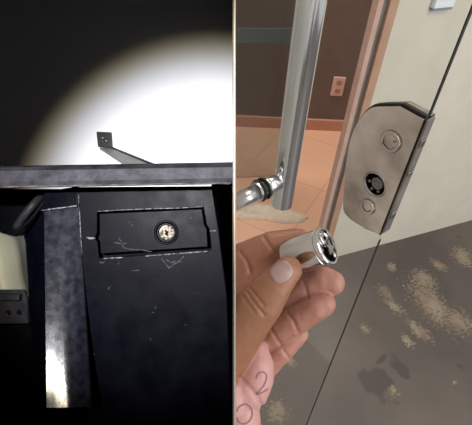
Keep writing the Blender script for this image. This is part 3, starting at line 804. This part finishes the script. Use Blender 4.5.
# skin colour: palm side pinker than the back of the thumb
cs_l = []
CFi = CF.inverted()
def skin_mix(p):
    q = CFi @ p; x = q.x/-q.z*F+CX; y = CY-q.y/-q.z*F; d = -q.z
    best, bn = 1e9, None
    for nm, pts in chains.items():
        for a_, b_ in zip(pts, pts[1:]):
            A_, B_ = cl(*a_[:3]), cl(*b_[:3]); ab = B_-A_; t = max(0, min(1, (q-A_).dot(ab)/ab.length_squared))
            dd = (q-(A_+ab*t)).length - px_r(a_[3]*(1-t)+b_[3]*t, a_[2])
            if dd < best: best, bn = dd, nm
    base = {'thumb': 0, 'index': .35, 'middle': .55, 'ring': .5, 'pinky': .55, 'heel': 1, 'heel2': 1}[bn]
    return base
hand = None
bmh.verts.ensure_lookup_table()
vals = [skin_mix(v_.co) for v_ in bmh.verts]
# soften the tone changes
adj = [[e.other_vert(v_).index for e in v_.link_edges] for v_ in bmh.verts]
bmh.verts.index_update()
adj = [[e.other_vert(v_).index for e in v_.link_edges] for v_ in bmh.verts]
for _ in range(14):
    vals = [(vals[i]+sum(vals[j] for j in a_))/(1+len(a_)) for i, a_ in enumerate(adj)]
bvh = BVHTree.FromBMesh(bmh)
def skin_mat():
    a = NT('skin'); b = a.b
    at = a.n('ShaderNodeAttribute', attribute_name='tone')
    tc = a.n('ShaderNodeTexCoord')
    nz = a.n('ShaderNodeTexNoise', Scale=160, Detail=4); a.l(tc.outputs['Object'], nz.inputs['Vector'])
    ad = a.n('ShaderNodeMath', operation='MULTIPLY_ADD'); a.l(nz.outputs['Fac'], ad.inputs[0]); ad.inputs[1].default_value = .35; a.l(at.outputs['Fac'], ad.inputs[2])
    r = a.n('ShaderNodeValToRGB'); e = r.color_ramp.elements
    e[0].position, e[1].position = .1, 1.15; e[0].color, e[1].color = srgb(142,98,70), srgb(192,144,138)
    m_ = r.color_ramp.elements.new(.6); m_.color = srgb(160,108,88)
    a.l(ad.outputs[0], r.inputs['Fac']); a.l(r.outputs['Color'], b.inputs['Base Color'])
    b.inputs['Roughness'].default_value = .48
    b.inputs['Subsurface Weight'].default_value = .12; b.inputs['Subsurface Radius'].default_value = (.005, .002, .001); b.inputs['Subsurface Scale'].default_value = 1
    vn = a.n('ShaderNodeTexVoronoi', Scale=900); a.l(tc.outputs['Object'], vn.inputs['Vector'])
    bp = a.n('ShaderNodeBump', Strength=.18, Distance=.0004); a.l(vn.outputs['Distance'], bp.inputs['Height']); a.l(bp.outputs['Normal'], b.inputs['Normal'])
    return a.m
M['skin'] = skin_mat()
nv = len(bmh.verts)
HL = CF @ cl(250, 420, .29)
base = Matrix.Translation(HL) @ casR.to_4x4(); inv = base.inverted()
for v_ in bmh.verts: v_.co = inv @ v_.co
me = bpy.data.meshes.new('hand'); bmh.to_mesh(me); bmh.free()
at = me.attributes.new('tone', 'FLOAT', 'POINT')
for i in range(nv): at.data[i].value = vals[i]
for p in me.polygons: p.use_smooth = True
me.materials.append(M['skin'])
hand = bpy.data.objects.new('person', me); COL.objects.link(hand); hand.matrix_world = base; MW['person'] = base
tag(hand, 'hand of a person pinching a chrome lock cylinder, inked digits on the palm', 'person')
# nail: patch laid on the thumb tip
def on_skin(x, y, lift):
    d = ray(x, y).normalized(); h = bvh.ray_cast(CAMP, d)
    if h[0] is None: return None, None
    return h[0] + h[1]*lift, h[1]
bm = new_bm()
nc, na, nb_, ang = (281.8, 272.0), 12.2, 10.4, math.radians(-38)
rows = []
NU, NV = 20, 8
cpt, _ = on_skin(*nc, .0006)
ctr = bm.verts.new(cpt)
prev = None
for k in range(1, NV+1):
    ring = []
    for i in range(NU):
        t = 2*math.pi*i/NU; ct, st_ = math.cos(t), math.sin(t)
        ex_ = .75
        x_ = math.copysign(abs(ct)**ex_, ct)*na*k/NV; y_ = math.copysign(abs(st_)**ex_, st_)*nb_*k/NV
        X_ = nc[0]+x_*math.cos(ang)-y_*math.sin(ang); Y_ = nc[1]+x_*math.sin(ang)+y_*math.cos(ang)
        p, _n = on_skin(X_, Y_, .0006 if k < NV else -.0004)
        if p is None: p = ring[-1].co.copy() if ring else cpt
        ring.append(bm.verts.new(p))
    if prev is None:
        for i in range(NU): bm.faces.new((ctr, ring[i], ring[(i+1) % NU]))
    else:
        for i in range(NU): bm.faces.new((prev[i], prev[(i+1) % NU], ring[(i+1) % NU], ring[i]))
    prev = ring
o = finish(bm, 'thumbnail', M['nail'], hand, smooth=True); o['label'] = 'pale thumbnail'
# inked digits
def ink(path, wpx):
    bm = new_bm()
    pts = spline([(x, y, 0) for x, y in path], 6)
    U = []
    for i, p in enumerate(pts):
        d2 = pts[min(i+1, len(pts)-1)]-pts[max(i-1, 0)]; n2 = Vector((-d2.y, d2.x)).normalized()*wpx/2
        row = []
        for sg in (1, -1):
            h, _n = on_skin(p.x+n2.x*sg, p.y+n2.y*sg, .00022)
            row.append(h)
        if None in row:
            continue
        U.append([bm.verts.new(c_) for c_ in row])
    for a_, b_ in zip(U, U[1:]):
        if (a_[0].co-b_[0].co).length < .004: bm.faces.new((a_[0], b_[0], b_[1], a_[1]))
    o_ = finish(bm, 'ink_mark', M['ink'], hand); return o_
o = ink([(256,379),(258,374),(263,372),(266.5,376),(265,383),(261,389),(256,394),(262,392.5),(268,389)], 1.5); o['label'] = 'handwritten violet digit 2'
o = ink([(244,404),(238,408),(236.5,416),(240,423),(247,423),(252,416),(251,408),(246,404),(243,405)], 1.5); o['label'] = 'handwritten violet digit 0'

# lock cylinder in the fingers
fc_ = cl(328, 245.5, .272)
ax = Vector((.76, .34, .56)).normalized()          # towards its face, camera frame
R_ = px_r(20.2, .272)
LC = CF @ axis_frame(fc_, ax, Vector((0,1,0)))
ln = .030
cy = root('lock_cylinder', 'shiny chrome lock cylinder held between thumb and fingers', 'lock cylinder', LC @ Vector((0, 0, -ln/2)))
bm = new_bm(); lathe(bm, LC, [(0, -ln), (R_*.93, -ln), (R_*.97, -ln+.001), (R_*.97, -.0045), (R_*.92, -.004), (R_*.92, -.003), (R_, -.0025), (R_, -.0006), (R_*.95, 0), (R_*.84, 0), (R_*.80, -.0018), (0, -.0018)], 64)
o = finish(bm, 'barrel', M['chrome'], cy, smooth=True); md = o.modifiers.new('e', 'EDGE_SPLIT'); md.split_angle = math.radians(35)
bm = new_bm(); prism(bm, LC, [(R_*.78*math.cos(t), R_*.78*math.sin(t)) for t in [math.radians(x) for x in range(-150, 31, 12)]] + [(R_*.30, R_*.10), (-.1*R_, -.12*R_)], -.0016, -.0011); o = finish(bm, 'dark_recess', M['matte_black'], cy)
bm = new_bm(); lathe(bm, LC @ Matrix.Translation((-.28*R_, .38*R_, 0)), [(0, -.0017), (R_*.34, -.0017), (R_*.34, .0002), (R_*.26, .0009), (0, .0009)], 32); finish(bm, 'rotor', M['chrome'], cy, smooth=True)
bm = new_bm()
star = []
for i in range(10):
    t = math.radians(36*i+12); r_2 = R_*(.46 if i % 2 == 0 else .20); star.append((r_2*math.cos(t)+.12*R_, r_2*math.sin(t)-.15*R_))
prism(bm, LC, star, -.0010, .0010); finish(bm, 'cam', M['steel'], cy, bevel=.0004)
bm = new_bm(); lathe(bm, LC @ Matrix.Translation((.30*R_, -.52*R_, 0)), [(0, -.001), (R_*.14, -.001), (R_*.14, .0012), (0, .0016)], 20); finish(bm, 'pin', M['chrome'], cy, smooth=True)
bm = new_bm(); lathe(bm, LC @ Matrix.Translation((-.28*R_, .38*R_, 0)), [(0, .001), (R_*.10, .001), (R_*.10, .0013), (0, .0013)], 16); finish(bm, 'keyway', M['matte_black'], cy)
